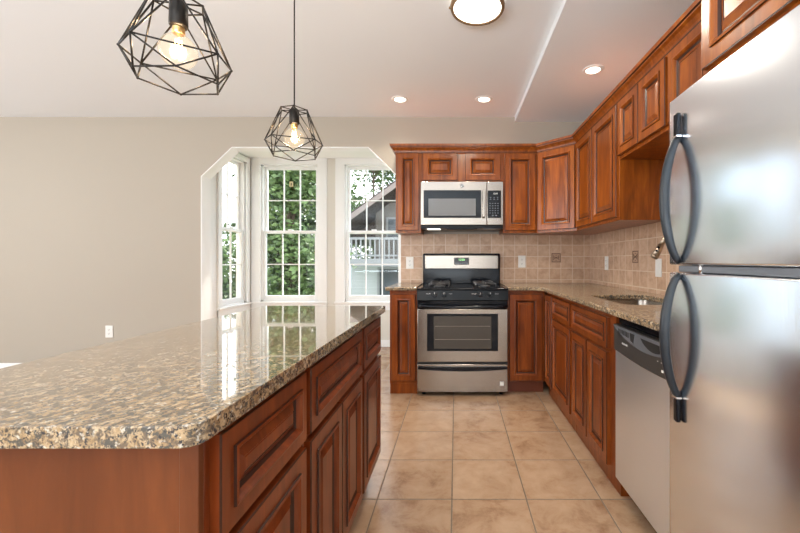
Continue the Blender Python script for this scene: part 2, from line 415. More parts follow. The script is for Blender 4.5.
# baseboards
struct(MB().box(XL, YW-.014, 0, OX0, YW, .095, bev=.004).build('baseboard_back', 'white_trim'))
struct(MB().box(BX0+.01, YB-.014, 0, BX1-.01, YB, .09, bev=.004).build('baseboard_bay', 'white_trim'))
struct(MB().box(BX0, YW+WT, 0, BX0+.014, YB-.015, .09, bev=.004).build('baseboard_bay_left', 'white_trim'))
# backsplash
struct(MB().box(OX1, YW-.008, .90, XW, YW, 1.41).build('backsplash_back', 'bs_back'))
struct(MB().box(XW-.008, 1.20, .90, XW, YW-.008, 1.80).build('backsplash_right', 'bs_right'))

# ------------------------------------------------------------------ cabinets
DP = [(0, 0), (0, .017), (.003, .020), (.044, .020), (.045, .0255), (.052, .0265), (.058, .021), (.062, .0125), (.070, .008), (.073, .008), (.092, .017), (.094, .0155), (.097, .0175)]
DM = [0, 1, 0, 1, 0, 0, 0, 1, 1, 0, 1, 0]
def front_panel(kind, x0, z0, x1, z1, parent, wd):
    w = min(x1-x0, z1-z0); k = min(1, (w*.5-.012)/.097)
    k = max(k, .45)
    prof = [(i*k, h) for i, h in DP]
    g = MB(); g.rings(x0, z0, x1, z1, prof, 0, DM)
    return g.build(kind, [wd, 'glaze'], parent)
def cabinet(name, label, loc, rz, w, h, d, fronts, wd='wood', toe=0, toe_in=.07, group=None, ztoe=0, toe_m=None, hollow=False):
    r = thing(name, label, 'cabinet', loc, rz, group)
    if hollow:
        b = MB(); b.box(0, 0, toe, w, .02, h); b.box(0, .02, toe, .016, d, h); b.box(w-.016, .02, toe, w, d, h); b.box(.016, d-.01, toe, w-.016, d, h); b.box(.016, .02, toe, w-.016, d-.01, toe+.016)
        b.build('body', wd, r)
    else: MB().box(0, 0, toe, w, d, h, bev=.0015, seg=1).build('body', wd, r)
    if toe: MB().box(0.002, toe_in, 0, w-.002, d-.01, toe).build('toe_kick', toe_m or wd, r)
    for f in fronts: front_panel(f[0], *f[1:], r, wd)
    return r
ZU0, ZU1 = 1.397, 2.140; YU = YW-.33; YF = YU
g_u = None
def cx(px, D=YF-.0): return (px-456)*D/378
cabinet('wall_cabinet', 'narrow cherry wall cabinet beside the bay opening, left of the microwave', (-.562, YU, ZU0), 0, .236, ZU1-ZU0, .32, [('door', .018, .022, .218, ZU1-ZU0-.005)])
cabinet('wall_cabinet', 'short cherry wall cabinet with two small doors directly above the microwave', (-.326, YU, 1.867), 0, .764, ZU1-1.867, .32, [('door', .016, .018, .342, .268), ('door', .412, .018, .738, .268)])
cabinet('wall_cabinet', 'cherry wall cabinet with one tall door between microwave and diagonal corner cabinet', (.438, YU, ZU0), 0, .322, ZU1-ZU0, .32, [('door', .015, .022, .300, ZU1-ZU0-.005)])
XU = XW-.33
# diagonal corner cabinet
cA = Vector((.76, YU)); cB = Vector((XU, YU-.28))
dl = (cB-cA).length; an = math.atan2(cB.y-cA.y, cB.x-cA.x)
r = thing('corner_cabinet', 'diagonal cherry wall cabinet in the corner above the backsplash', 'cabinet', (cA.x, cA.y, ZU0), 0)
MB().prism([(0, 0), (cB.x-cA.x, cB.y-cA.y), (XW-.001-cA.x, cB.y-cA.y), (XW-.001-cA.x, YW-.001-cA.y), (0, YW-.001-cA.y)], 'z', 0, ZU1-ZU0).build('body', 'wood', r)
dr = front_panel('door', .012, .022, dl-.012, ZU1-ZU0-.005, r, 'wood'); dr.rotation_euler = (0, 0, an)
# right run, face at XU, local x runs towards the viewer
yA = cB.y
def ry(px, X=XU-.018): return X*378/(px-456)
cabinet('wall_cabinet', 'tall two-door cherry wall cabinet on the right wall next to the corner cabinet', (XU, yA, ZU0), -PI/2, yA-2.40, ZU1-ZU0, .32,
        [('door', .02, .022, .405, ZU1-ZU0-.005), ('door', .415, .022, yA-2.40-.012, ZU1-ZU0-.005)])
cabinet('wall_cabinet', 'short two-door cherry wall cabinet over the sink with open wall below', (XU, 2.40, 1.78), -PI/2, .565, ZU1-1.78, .32,
        [('door', .012, .02, .275, ZU1-1.78-.005), ('door', .285, .02, .553, ZU1-1.78-.005)])
cabinet('wall_cabinet', 'short cherry wall cabinet between the over-sink cabinet and the deep fridge cabinet', (XU, 1.835, 1.78), -PI/2, .655, ZU1-1.78, .32,
        [('door', .012, .02, .325, ZU1-1.78-.005), ('door', .335, .02, .643, ZU1-1.78-.005)])
cabinet('wall_cabinet', 'deep two-door cherry cabinet mounted above the refrigerator', (.765, 1.172, 1.70), -PI/2, .76, ZU1-1.70, .60,
        [('door', .022, .018, .372, ZU1-1.70-.005), ('door', .388, .018, .74, ZU1-1.70-.005)])
# crown moulding swept along the cabinet tops
def sweep(path, prof, name, m, label):
    b = MB(); n = len(path); R = []
    for i, p in enumerate(path):
        p = Vector(p)
        def nrm(a, c): d = (Vector(c)-Vector(a)).normalized(); return Vector((d.y, -d.x))
        ns_ = []
        if i > 0: ns_.append(nrm(path[i-1], path[i]))
        if i < n-1: ns_.append(nrm(path[i], path[i+1]))
        if len(ns_) == 2:
            q = (ns_[0]+ns_[1]).normalized(); q = q/max(.3, q.dot(ns_[0]))
        else: q = ns_[0]
        R.append([b.bm.verts.new((p.x+q.x*u, p.y+q.y*u, z)) for u, z in prof])
    k = len(prof)
    for i in range(n-1):
        for j in range(k):
            f = b.bm.faces.new((R[i][j], R[i][(j+1) % k], R[i+1][(j+1) % k], R[i+1][j]))
            f.material_index = 1 if j in (2, 7) else 0
    b.bm.faces.new(R[0]); b.bm.faces.new(R[-1][::-1])
    return tag(b.build(name, [m, 'glaze'], recenter=True), label, 'moulding')
z = ZU1-.002
prof = [(0, z-.004), (.006, z-.004), (.010, z+.006), (.012, z+.012), (.015, z+.022), (.026, z+.038), (.040, z+.048), (.041, z+.053), (.048, z+.058), (.050, z+.078), (0, z+.078)]
sweep([(-.562, YW-.002), (-.562, YU), (.76, YU), (XU, cB.y), (XU, 1.174), (.765, 1.174), (.765, .41)], prof, 'crown_moulding', 'wood', 'cherry crown moulding running along the tops of the wall cabinets')

# base cabinets
HB = .884; XF = .775; YBF = 3.235
DB = YW-.01-YBF
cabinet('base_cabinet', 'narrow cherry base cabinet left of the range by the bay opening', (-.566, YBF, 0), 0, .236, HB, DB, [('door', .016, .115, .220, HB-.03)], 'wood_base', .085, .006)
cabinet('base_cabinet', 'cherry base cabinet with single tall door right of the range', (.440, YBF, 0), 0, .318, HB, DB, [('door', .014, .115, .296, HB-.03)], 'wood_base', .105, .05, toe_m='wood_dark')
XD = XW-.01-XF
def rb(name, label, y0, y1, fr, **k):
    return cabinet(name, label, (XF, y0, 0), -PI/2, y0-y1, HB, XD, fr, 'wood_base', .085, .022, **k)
rb('base_cabinet', 'blind corner cherry base cabinet with one slim door facing the aisle', YBF-.003, 2.99, [('door', .012, .115, .232, HB-.03)])
rb('base_cabinet', 'cherry base cabinet with one drawer over one door on the right run', 2.987, 2.50, [('drawer', .016, .70, .468, HB-.03), ('door', .016, .115, .468, .68)])
rb('sink_base_cabinet', 'wide cherry sink base cabinet with false drawer over two doors beside dishwasher', 2.497, 1.825, [('drawer_front', .016, .70, .60, HB-.03), ('door', .016, .115, .300, .68), ('door', .312, .115, .60, .68)], hollow=True)
tag(MB().box(XF, 1.216, .0, XF+.59, 1.222, HB).build('filler_panel', 'wood_base', recenter=True), 'thin cherry filler panel standing between dishwasher and refrigerator', 'panel')

# ------------------------------------------------------------------ countertops
def slab(outline, z0, z1, hole=None, bev=.008):
    bm = bmesh.new(); edges = []
    for lp in [outline]+([hole] if hole else []):
        vs = [bm.verts.new((x, y, z1)) for x, y in lp]
        edges += [bm.edges.new((vs[i], vs[(i+1) % len(vs)])) for i in range(len(vs))]
    bmesh.ops.triangle_fill(bm, use_beauty=True, edges=edges)
    r_ = bmesh.ops.extrude_face_region(bm, geom=list(bm.faces))
    bmesh.ops.translate(bm, verts=[v for v in r_['geom'] if isinstance(v, bmesh.types.BMVert)], vec=(0, 0, z0-z1))
    b = MB(); b.bm.free(); b.bm = bm
    return b
def arc(cx_, cy_, r_, a0, a1, n=6): return [(cx_+r_*math.cos(math.radians(a0+(a1-a0)*i/n)), cy_+r_*math.sin(math.radians(a0+(a1-a0)*i/n))) for i in range(n+1)]
XE = .722; YE = 3.20
hole = []
sx0, sx1, sy0, sy1 = .865, 1.235, 1.93, 2.475
for (a, b, s0) in ((sx1-.07, sy1-.07, 0), (sx0+.07, sy1-.07, 90), (sx0+.07, sy0+.07, 180), (sx1-.07, sy0+.07, 270)):
    hole += arc(a, b, .07, s0, s0+90, 6)
outl = [(.440, YE)] + [(XE-.10, YE)] + arc(XE-.10, YE-.10, .10, 90, 0, 6)[1:] + [(XE, 1.236), (XW-.009, 1.236), (XW-.009, YW-.009), (.440, YW-.009)]
tag(slab(outl, HB+.001, .914, hole).build('countertop', 'granite_counter', bevel=.007, recenter=True), 'L-shaped speckled granite countertop with the sink cutout along the right wall', 'countertop')
tag(slab([(-.60, YE), (-.332, YE), (-.332, YW-.009), (-.558, YW-.009), (-.6, YW-.009)], HB+.001, .914).build('countertop', 'granite_counter', bevel=.007, recenter=True), 'short granite countertop piece left of the range', 'countertop')

# sink bowl and faucet
sk = thing('sink', 'stainless undermount sink set below the granite by the refrigerator', 'sink', ((sx0+sx1)/2, (sy0+sy1)/2, .69))
b = MB(); rings_ = []
def rr(off, z_):
    q = []
    X0, X1, Y0, Y1 = sx0-sk.location.x+off, sx1-sk.location.x-off, sy0-sk.location.y+off, sy1-sk.location.y-off
    ra = .07
    for (a, c, s0) in ((X1-ra, Y1-ra, 0), (X0+ra, Y1-ra, 90), (X0+ra, Y0+ra, 180), (X1-ra, Y0+ra, 270)): q += arc(a, c, ra, s0, s0+90, 6)
    return [b.bm.verts.new((x, y, z_-.69)) for x, y in q]
for off, z_ in ((-.006, HB-.001), (-.006, HB-.002), (-.004, .87), (.0, .74), (.02, .71), (.05, .70), (.05, .695), (-.01, .74), (-.014, .87), (-.014, HB-.001)): rings_.append(rr(off, z_))
for i in range(len(rings_)-1):
    for k in range(len(rings_[0])):
        if i == 5: break
        f = b.bm.faces.new((rings_[i][k], rings_[i][(k+1) % len(rings_[0])], rings_[i+1][(k+1) % len(rings_[0])], rings_[i+1][k])); f.smooth = True
b.bm.faces.new(rings_[5]); b.bm.faces.new(rings_[6])
b.build('bowl', 'steel', sk)
MB().lathe([(.0, .013), (.03, .013), (.042, .016), (.045, .0115), (0, .0115)]).build('drain', 'chrome', sk)
fc = thing('faucet', 'brushed nickel gooseneck pull-down faucet behind the sink', 'faucet', (1.315, 2.15, .914))
MB().lathe([(0, 0), (.027, 0), (.027, .012), (.020, .02), (.018, .07), (.014, .075), (0, .075)]).build('base', 'nickel', fc)
pts = [(0, 0, .07), (0, 0, .20), (0, 0, .346)]
for i in range(1, 13):
    a = math.radians(150)*i/12; pts.append((-.06+.06*math.cos(a), 0, .346+.06*math.sin(a)))
pe = Vector(pts[-1]); dv = Vector((-.5, 0, -.866))
MB().tube(pts, .012, 12, up=(0, 1, 0)).build('spout', 'nickel', fc)
hd = MB(); hd.cyl(pe, pe+dv*.07, .0125, .014); hd.cyl(pe+dv*.07, pe+dv*.145, .015, .022); hd.cyl(pe+dv*.145, pe+dv*.156, .022, .019)
ho = hd.build('spray_head', 'nickel', fc)
for k in (.09, .112): MB().sph(pe+dv*k+Vector((-.012, -.012, 0)), .007, sc=(1, 1, 1.3)).build('spray_button', 'black_plastic', ho)
MB().tube([(0, .0, .05), (0, .05, .06), (0, .10, .085)], [.008, .006, .005]).build('lever', 'nickel', fc)

# ------------------------------------------------------------------ island
IZ = .90; IX1 = -.374; IX0 = -1.014; IY0 = .545; IY1 = 2.007
outl = arc(IX1-.03, IY0+.03, .03, -90, 0, 5) + arc(IX1-.006, IY1-.006, .006, 0, 90, 2) + [(IX0, IY1), (IX0, IY0)]
tag(slab(outl, IZ-.032, IZ).build('island_countertop', 'granite', bevel=.009, recenter=True), 'large polished speckled granite top of the kitchen island', 'countertop')
IXF = -.415; IH = IZ-.033; IDp = .565
def isl(label, y0, y1, fr):
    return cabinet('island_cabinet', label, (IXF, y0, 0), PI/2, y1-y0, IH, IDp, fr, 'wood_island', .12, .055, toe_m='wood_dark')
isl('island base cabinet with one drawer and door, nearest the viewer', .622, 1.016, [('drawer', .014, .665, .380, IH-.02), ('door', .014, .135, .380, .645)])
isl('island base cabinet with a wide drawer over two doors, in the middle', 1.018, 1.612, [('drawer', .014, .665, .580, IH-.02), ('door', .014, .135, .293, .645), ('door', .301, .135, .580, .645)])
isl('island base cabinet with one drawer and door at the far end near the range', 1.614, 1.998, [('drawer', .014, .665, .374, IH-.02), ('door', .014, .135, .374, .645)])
ep = thing('island_end_panel', 'plain cherry end panel under the near end of the island top', 'panel', (-.70, .61, 0))
MB().box(-.285, 0, .0, .255, .010, IH, bev=.001).build('panel', 'wood_panel', ep)
MB().box(.2555, -.004, .0, .287, .010, IH, bev=.002).build('corner_stile', 'wood_panel', ep)

# ------------------------------------------------------------------ range
RX = .055
rg = thing('gas_range', 'stainless steel and black freestanding gas range between the base cabinets', 'range', (RX, 3.165, 0))
w2 = .381
MB().box(-w2+.003, .03, .045, w2-.003, .665, .895, bev=.003).build('body', 'black', rg)
for sx in (-1, 1):
    for yy in (.07, .6): MB().cyl((sx*.33, yy, 0), (sx*.33, yy, .05), .016).build('leg', 'black_plastic', rg)
ct = MB(); ct.box(-w2, -.02, .893, w2, .60, .908, bev=.006)
for sx in (-.19, .19): ct.box(sx-.16, .03, .9085, sx+.16, .52, .911, bev=.002)
cto = ct.build('cooktop', 'black', rg)
for sx in (-1, 1):
    for yy in (.15, .42):
        u = MB(); c = (sx*.20, yy)
        u.lathe([(0, .0), (.045, 0), (.045, .012), (.03, .016), (0, .016)], (c[0], c[1], .908)); u.build('burner', 'iron', rg)
        g = MB(); zz = .938; r_ = .085
        g.tube([(c[0]-r_, c[1]-r_, zz), (c[0]+r_, c[1]-r_, zz), (c[0]+r_, c[1]+r_, zz), (c[0]-r_, c[1]+r_, zz), (c[0]-r_, c[1]-r_, zz)], .0045, 8)
        for dx, dy in ((1, 0), (-1, 0), (0, 1), (0, -1)):
            g.tube([(c[0]+dx*(r_+.012), c[1]+dy*(r_+.012), zz-.004), (c[0]+dx*(r_-.01), c[1]+dy*(r_-.01), zz+.008), (c[0]+dx*.03, c[1]+dy*.03, zz+.008)], .0045, 8)
        for dx in (-1, 1):
            for dy in (-1, 1): g.cyl((c[0]+dx*r_, c[1]+dy*r_, .910), (c[0]+dx*r_, c[1]+dy*r_, zz), .0045, seg=8)
        g.build('grate', mat('grate_enamel', (.12, .12, .13), .25, .4) if False else 'iron', rg)
bgd = MB(); bgd.box(-w2-.004, .60, .90, w2+.004, .665, 1.210, bev=.012, seg=3); bgo = bgd.build('backguard', 'black', rg)
MB().box(-w2+.016, .588, 1.056, w2-.016, .603, 1.193, bev=.006).build('backguard_trim', 'steel', bgo)
MB().box(-.074, .582, 1.098, .074, .59, 1.168, bev=.004).build('display_panel', 'display', bgo)
text('12:00', .028, (.0, .5815, 1.147), (PI/2, 0, 0), 'green_digits', bgo, 'clock_digits')
for k in range(6): MB().box(-.062+k*.022, .5805, 1.108, -.050+k*.022, .583, 1.116).build('display_button', 'grey_plastic', bgo)
text('FRIGIDAIRE', .010, (0, .5875, 1.073), (PI/2, 0, 0), 'dark_grey', bgo, 'wordmark', .0002)
# sloped control panel
cp = MB(); cp.prism([(-.030, .808), (-.012, .893), (.05, .893), (.05, .808)], 'x', -w2, w2); cpo = cp.build('control_panel', 'black_plastic', rg, bevel=.004)
for kx in (-.233, -.155, .146, .228):
    k = MB(); c0 = Vector((kx, -.021, .857)); nn = Vector((0, -1, .23)).normalized()
    k.cyl(c0, c0+nn*.008, .023); k.cyl(c0+nn*.008, c0+nn*.026, .019, .0165); ko = k.build('knob', 'black_plastic', rg)
    mk = MB(); e = c0+nn*.0262; mk.box(e.x-.0015, e.y-.001, e.z-.001, e.x+.0015, e.y, e.z+.014); mk.build('pointer', 'plate', ko)
for kx, tt in ((-.285, 'OFF LITE'), (-.10, 'HI LO'), (.095, 'OFF LITE'), (.285, 'HI LO')):
    text(tt, .010, (kx, -.0224, .862), (PI/2-.23, 0, 0), 'plate', cpo, 'marking', .0002)
# oven door
MB().box(-w2+.004, -.004, .738, w2-.004, .03, .806, bev=.004).build('vent_strip', 'black', rg)
od = MB(); od.box(-w2+.003, -.005, .290, w2-.003, .035, .735, bev=.005); odo = od.build('oven_door', 'steel', rg)
MB().box(-.297, -.0085, .383, .297, -.004, .695, bev=.002).build('door_frame_glass', 'black', odo)
MB().box(-.240, -.0105, .403, .240, -.0075, .675, bev=.001).build('oven_window', 'oven_glass', odo)
rk = MB()
for zz in (.48, .59): rk.box(-.23, -.0115, zz, .23, -.0104, zz+.003)
rk.build('rack', mat('rack_glint', (.25, .22, .18), .4, .5), odo)
hh = MB(); hp = []
for i in range(17):
    t = -1+2*i/16; hp.append((t*.365, -.05-.008*(1-t*t), .760-.010*(1-t*t)+.004))
hh.tube(hp, .014, 12)
for sx in (-1, 1): hh.box(sx*.355-.018, -.052, .752, sx*.355+.018, 0, .775, bev=.004)
hh.build('handle', 'black', odo)
# drawer
dw = MB(); dw.box(-w2+.003, -.004, .038, w2-.003, .03, .272, bev=.005); dwo = dw.build('storage_drawer', 'steel', rg)
db = MB(); P = []
for i in range(17):
    t = -1+2*i/16; P.append((t*.372, .255-.003*(1-t*t)))
for i in range(16, -1, -1):
    t = -1+2*i/16; P.append((t*.372, .233-.018*(1-t*t)))
db.prism(P, 'y', -.016, -.003); db.build('handle', 'black', dwo)
st = MB(); st.box(.312, -.0062, .092, .345, -.0040, .127, bev=.001); st.build('sticker', 'plate', dwo)
MB().box(-w2+.003, -.002, .272, w2-.003, .03, .290).build('gap_strip', 'black_matt', rg)

# ------------------------------------------------------------------ microwave
mw = thing('microwave', 'stainless over-the-range microwave hung below the short cabinet', 'microwave', (RX, 3.465, 1.437))
MB().box(-.379, .03, .0, .379, .385, .427, bev=.003).build('body', 'black_plastic', mw)
md = MB(); md.box(-.380, .0, .028, .228, .032, .428, bev=.005); mdo = md.build('door', 'steel', mw)
mp_ = MB(); mp_.box(.2295, .0, .028, .380, .032, .428, bev=.005); mpo = mp_.build('control_frame', 'steel', mw)
MB().box(-.352, -.003, .093, .176, .001, .348, bev=.002).build('window_frame', 'black', mdo)
MB().box(-.308, -.0045, .113, .126, -.002, .270, bev=.001).build('door_window', 'mw_glass', mdo)
MB().box(.236, -.003, .093, .358, .001, .345, bev=.003).build('control_panel', 'black', mpo)
def key(x0, z0, x1, z1): MB().box(x0, -.0042, z0, x1, -.0028, z1).build('key', 'grey_plastic', mpo)
for r_ in range(5):
    for c in range(4): key(.252+c*.024, .135+r_*.022, .262+c*.024, .141+r_*.022)
for c in range(3): key(.256+c*.032, .262, .268+c*.032, .267); key(.256+c*.032, .278, .268+c*.032, .283)
key(.275, .112, .29, .12); key(.305, .112, .32, .12)
text('12:00', .020, (.305, -.0035, .315), (PI/2, 0, 0), 'plate', mpo, 'clock_digits', .0003)
hm = MB(); hm.box(.184, -.045, .095, .212, -.030, .345, bev=.006); hm.box(.188, -.032, .105, .208, .001, .125, bev=.002); hm.box(.188, -.032, .315, .208, .001, .335, bev=.002)
hm.build('handle', 'steel', mdo)
em = MB(); em.cyl((.0, -.003, .388), (.0, .001, .388), .016, seg=28); emo = em.build('round_emblem', 'dark_grey', mdo)
e2 = MB(); pr = [(.0162+.0012*math.cos(a*PI/4), .0012*math.sin(a*PI/4)) for a in range(8)]
e2.tube([(.0145*math.cos(2*PI*i/28), -.0032, .388+.0145*math.sin(2*PI*i/28)) for i in range(29)], .0008, 6); e2.build('emblem_ring', 'chrome', emo)
text('GE', .014, (0, -.0033, .388), (PI/2, 0, 0), 'chrome', emo, 'monogram', .0003)
un = MB(); un.box(-.37, .012, -.003, .37, .38, .028, bev=.004)
un.box(-.14, .002, -.012, .14, .20, .012, bev=.005); un.build('vent_grille', 'black_plastic', mw)
for sx in (-1, 1): MB().box(sx*.26-.06, .015, -.008, sx*.26+.06, .12, -.002, bev=.002).build('lamp_lens', 'hood_lamp' if sx < 0 else 'grey_plastic', mw)

# ------------------------------------------------------------------ refrigerator
FX = .678; FY1 = 1.213; FY0 = .505
fr = thing('refrigerator', 'tall stainless top-freezer refrigerator with black bowed handles', 'refrigerator', ((FX+1.36)/2, (FY0+FY1)/2, 0))
ox, oy = fr.location.x, fr.location.y
def fb(m_): return m_
MB().box(FX+.075-ox, FY0+.004-oy, .03, 1.355-ox, FY1-.004-oy, 1.638, bev=.004).build('body', 'grey_plastic', fr)
def bowdoor(z0, z1, name):
    b = MB(); n = 60; prof = []
    for i in range(n+1):
        t = i/n; y = FY0+(FY1+.014-FY0)*t
        bulge = .010*(1-(2*t-1)**2)
        e = min(t, 1-t)*(FY1+.014-FY0); rnd = 0
        if e < .014: rnd = .014-math.sqrt(max(0, .014**2-(.014-e)**2))
        prof.append((FX+.008-bulge+rnd-ox, y-oy))
    prof += [(FX+.070-ox, FY1+.014-oy), (FX+.070-ox, FY0-oy)]
    b.prism(prof, 'z', z0, z1)
    for f in b.bm.faces:
        if len(f.verts) == 4: f.smooth = True
    o = b.build(name, 'steel_v', fr, bevel=.006)
    return o
fz = bowdoor(1.127, 1.648, 'freezer_door'); fd = bowdoor(.06, 1.103, 'fridge_door')
MB().box(FX+.072-ox, FY0+.01-oy, .06, FX+.0755-ox, FY1-.01-oy, 1.64).build('gasket', 'black_matt', fr)
hg = MB(); hg.box(FX+.006-ox, FY0+.05-oy, 1.105, FX+.07-ox, FY1-.05-oy, 1.125, bev=.003); hg.build('middle_bracket', 'grey_plastic', fr)
MB().cyl((FX+.012-ox, 1.06-oy, 1.103), (FX+.012-ox, 1.06-oy, 1.127), .009).build('hinge_pin', 'chrome', fr)
MB().box(FX+.03-ox, FY0+.01-oy, .0, 1.30-ox, FY1-.01-oy, .055).build('base_grille', 'black_plastic', fr)
def fhandle(za, zb, mount_low, parent):
    """bowed bar from za (end at door) to zb, with a flat mount block on the far end"""
    y = 1.150-oy; b = MB(); pts = []; n = 24
    for i in range(n+1):
        t = i/n; s_ = math.sin(PI*t)**.62
        pts.append((FX+.002-.046*s_-ox, y, za+(zb-za)*t))
    b.tube(pts, [.0105+.004*math.sin(PI*i/n) for i in range(n+1)], 14, up=(0, 1, 0))
    o = b.build('handle', 'handle', parent)
    m_ = MB(); z0, z1 = (za-.075, za+.002) if mount_low else (zb-.002, zb+.072)
    m_.box(FX-.012-ox, y-.011, z0, FX+.001-ox, y+.011, z1, bev=.004); m_.build('mount', 'black', o)
    c = MB(); zc = za if mount_low else zb; c.box(FX-.0145-ox, y-.013, zc-.002, FX+.001-ox, y+.013, zc+.003); c.build('band', 'chrome', o)
fhandle(1.135, 1.515, False, fz); fhandle(.725, 1.098, True, fd)

# ------------------------------------------------------------------ dishwasher
dx = .765; dy0, dy1 = 1.226, 1.820
dwr = thing('dishwasher', 'stainless dishwasher with graphite control panel beside the refrigerator', 'dishwasher', (dx+.3, (dy0+dy1)/2, 0), -PI/2)
# local: x toward the viewer, -y is the front
hw = (dy1-dy0)/2; fy = -.30
MB().box(-hw+.004, fy+.045, .10, hw-.004, .28, .865, bev=.002).build('body', 'black_matt', dwr)
MB().box(-hw+.01, fy+.075, .0, hw-.01, .2, .10).build('toe_kick', 'black_matt', dwr)
dd = MB(); dd.box(-hw+.002, fy, .10, hw-.002, fy+.043, .728, bev=.006); dd.build('door', 'steel_dw', dwr)
MB().box(-hw+.003, fy+.018, .840, hw-.003, fy+.06, .872, bev=.002).build('top_strip', 'black', dwr)
# control panel, lower edge bowed; scooped handle recess
nn_ = 20; top = .838
pc = MB(); pol = [(-hw+.002, top)]+[(-hw+.002+(2*hw-.004)*i/nn_, .716-.012*math.sin(PI*i/nn_)) for i in range(nn_+1)]+[(hw-.002, top)]
pc.prism(pol, 'y', fy-.007, fy+.04); pco = pc.build('control_panel', 'dark_grey', dwr, bevel=.003)
sc_ = MB(); P = []
for i in range(nn_+1):
    t = i/nn_; P.append((-hw+.006+(2*hw-.012)*t, top-.006-.062*math.sin(PI*t)**.8))
P += [(hw-.006, top-.004), (-hw+.006, top-.004)]
sc_.prism(P, 'y', fy-.0105, fy-.006); so_ = sc_.build('handle_scoop', 'grey_plastic', pco, bevel=.002)
pk = MB(); P = []
for i in range(13):
    t = i/12; P.append((-.02+.20*t, top-.016-.036*math.sin(PI*t)**.7))
pk.prism(P, 'y', fy-.0125, fy-.010); pk.build('finger_pocket', 'black_matt', so_)
vt = MB()
for k in range(8):
    vt.box(-.235+k*.014, fy-.0118, top-.030-.001*k, -.229+k*.014, fy-.0103, top-.014)
vt.build('vent_slots', 'black_matt', so_)
MB().prism([(-.115, top-.012), (-.075, top-.012), (-.085, top-.05), (-.108, top-.045)], 'y', fy-.0125, fy-.010).build('latch_recess', 'black_matt', so_)
text('FRIGIDAIRE', .011, (-.175, fy-.0075, .762), (PI/2, 0, 0), 'plate', pco, 'wordmark', .0003)
for k in range(5):
    MB().box(.13+k*.024, fy-.0085, .728, .143+k*.024, fy-.0065, .737).build('button', 'plate', pco)
    MB().box(.10+k*.026, fy-.0078, .760, .105+k*.026, fy-.0065, .763).build('indicator_mark', 'plate', pco)

# ------------------------------------------------------------------ outlets, switch, accent tiles
def outlet(label, x, y, z_, rz, kind='outlet', w=.075, h=.122):
    o = thing('wall_switch' if kind == 'switch' else 'wall_outlet', label, kind, (x, y, z_), rz)
    MB().box(-w/2, -.006, 0, w/2, 0, h, bev=.002).build('cover_plate', 'plate', o)
    if kind == 'switch':
        MB().box(-.017, -.0095, h/2-.034, .017, -.005, h/2+.034, bev=.002).build('rocker', 'plate', o)
    else:
        for s_ in (-1, 1):
            so = MB().box(-.017, -.0075, h/2+s_*.021-.015, .017, -.0055, h/2+s_*.021+.015, bev=.0015).build('socket', 'plate', o)
            q = MB(); zc = h/2+s_*.021
            q.box(-.0075, -.0080, zc-.004, -.0055, -.0073, zc+.006); q.box(.0055, -.0080, zc-.004, .0075, -.0073, zc+.006); q.cyl((0, -.0080, zc-.009), (0, -.0073, zc-.009), .0025, seg=10)
            q.build('slots', 'slot', so)
    return o
outlet('white duplex outlet on the beige wall left of the bay opening', -3.535, YW, .355, 0)
outlet('white outlet on the tile backsplash left of the range', -.47, YW-.008, 1.055, 0)
outlet('white outlet on the tile backsplash right of the range', .67, YW-.008, 1.068, 0)
outlet('white outlet on the right wall backsplash near the corner', XW-.008, 3.41, 1.055, -PI/2)
outlet('white rocker switch on the right backsplash behind the faucet', XW-.008, 2.535, 1.03, -PI/2, 'switch')
def accent(label, x, y, z_, rz):
    o = thing('accent_tile', label, 'tile', (x, y, z_), rz)
    s_ = .100
    MB().box(-s_/2, -.004, 0, s_/2, .0, s_, bev=.001).build('tile', mat('accent_stone', (.48, .31, .21), .5), o)
    g = MB(); dk = mat('accent_carving', (.11, .055, .032), .6)
    for (a, b_, c, d) in ((-s_/2+.006, .006, s_/2-.006, .011), (-s_/2+.006, s_-.011, s_/2-.006, s_-.006), (-s_/2+.006, .006, -s_/2+.011, s_-.006), (s_/2-.011, .006, s_/2-.006, s_-.006)):
        g.box(a, -.0055, b_, c, -.0035, d)
    for q in range(4):
        a = PI/4+q*PI/2; c = Vector((0, -.0045, .05))
        pts = []
        for i in range(9):
            t = i/8; rr_ = .004+.032*t; aa = a+.9*math.sin(t*PI)*(1 if q % 2 else -1)*.5
            pts.append(c+Vector((math.cos(aa)*rr_, 0, math.sin(aa)*rr_)))
        g.tube(pts, .0028, 6)
        e = c+Vector((math.cos(a+PI/4)*.026, 0, math.sin(a+PI/4)*.026)); g.sph(e, .0045, sc=(1, .4, 1), u=8, v=6)
    g.sph((0, -.0045, .05), .007, sc=(1, .4, 1), u=10, v=6)
    g.build('carving', dk, o)
accent('brown carved accent tile on the back wall backsplash', 1.018, YW-.008, 1.118, 0)
accent('brown carved accent tile on the right wall backsplash', XW-.008, 2.86, 1.118, -PI/2)

# ------------------------------------------------------------------ ceiling lights
def recessed(label, x, y, z_, power=20):
    o = thing('recessed_light', label, 'ceiling light', (x, y, z_), 0, 'recessed downlights')
    MB().lathe([(.050, -.001), (.052, -.006), (.075, -.004), (.078, -.0005), (.050, -.0005)], seg=40).build('trim_ring', 'white_trim', o)
    MB().lathe([(0, -.0035), (.051, -.0035), (.051, -.001), (0, -.001)], seg=40).build('lens', 'recess_glow', o)
    light('recessed_lamp', 'SPOT', (x, y, z_-.02), (0, 0, 0), power, (1, .9, .76), spot_size=2.4, spot_blend=.8, shadow_soft_size=.05).parent = None
recessed('round recessed ceiling light left of the pair before the back wall', -.508, 3.43, ZC)
recessed('round recessed ceiling light right of the pair, above the range side', .254, 3.43, ZC)
recessed('round recessed light in the lowered ceiling beside the right wall cabinets', 1.015, 2.80, ZS, 20)
fl = thing('flush_ceiling_light', 'round flush ceiling light with bronze rim and white glass', 'ceiling light', (.12, 2.12, ZC))
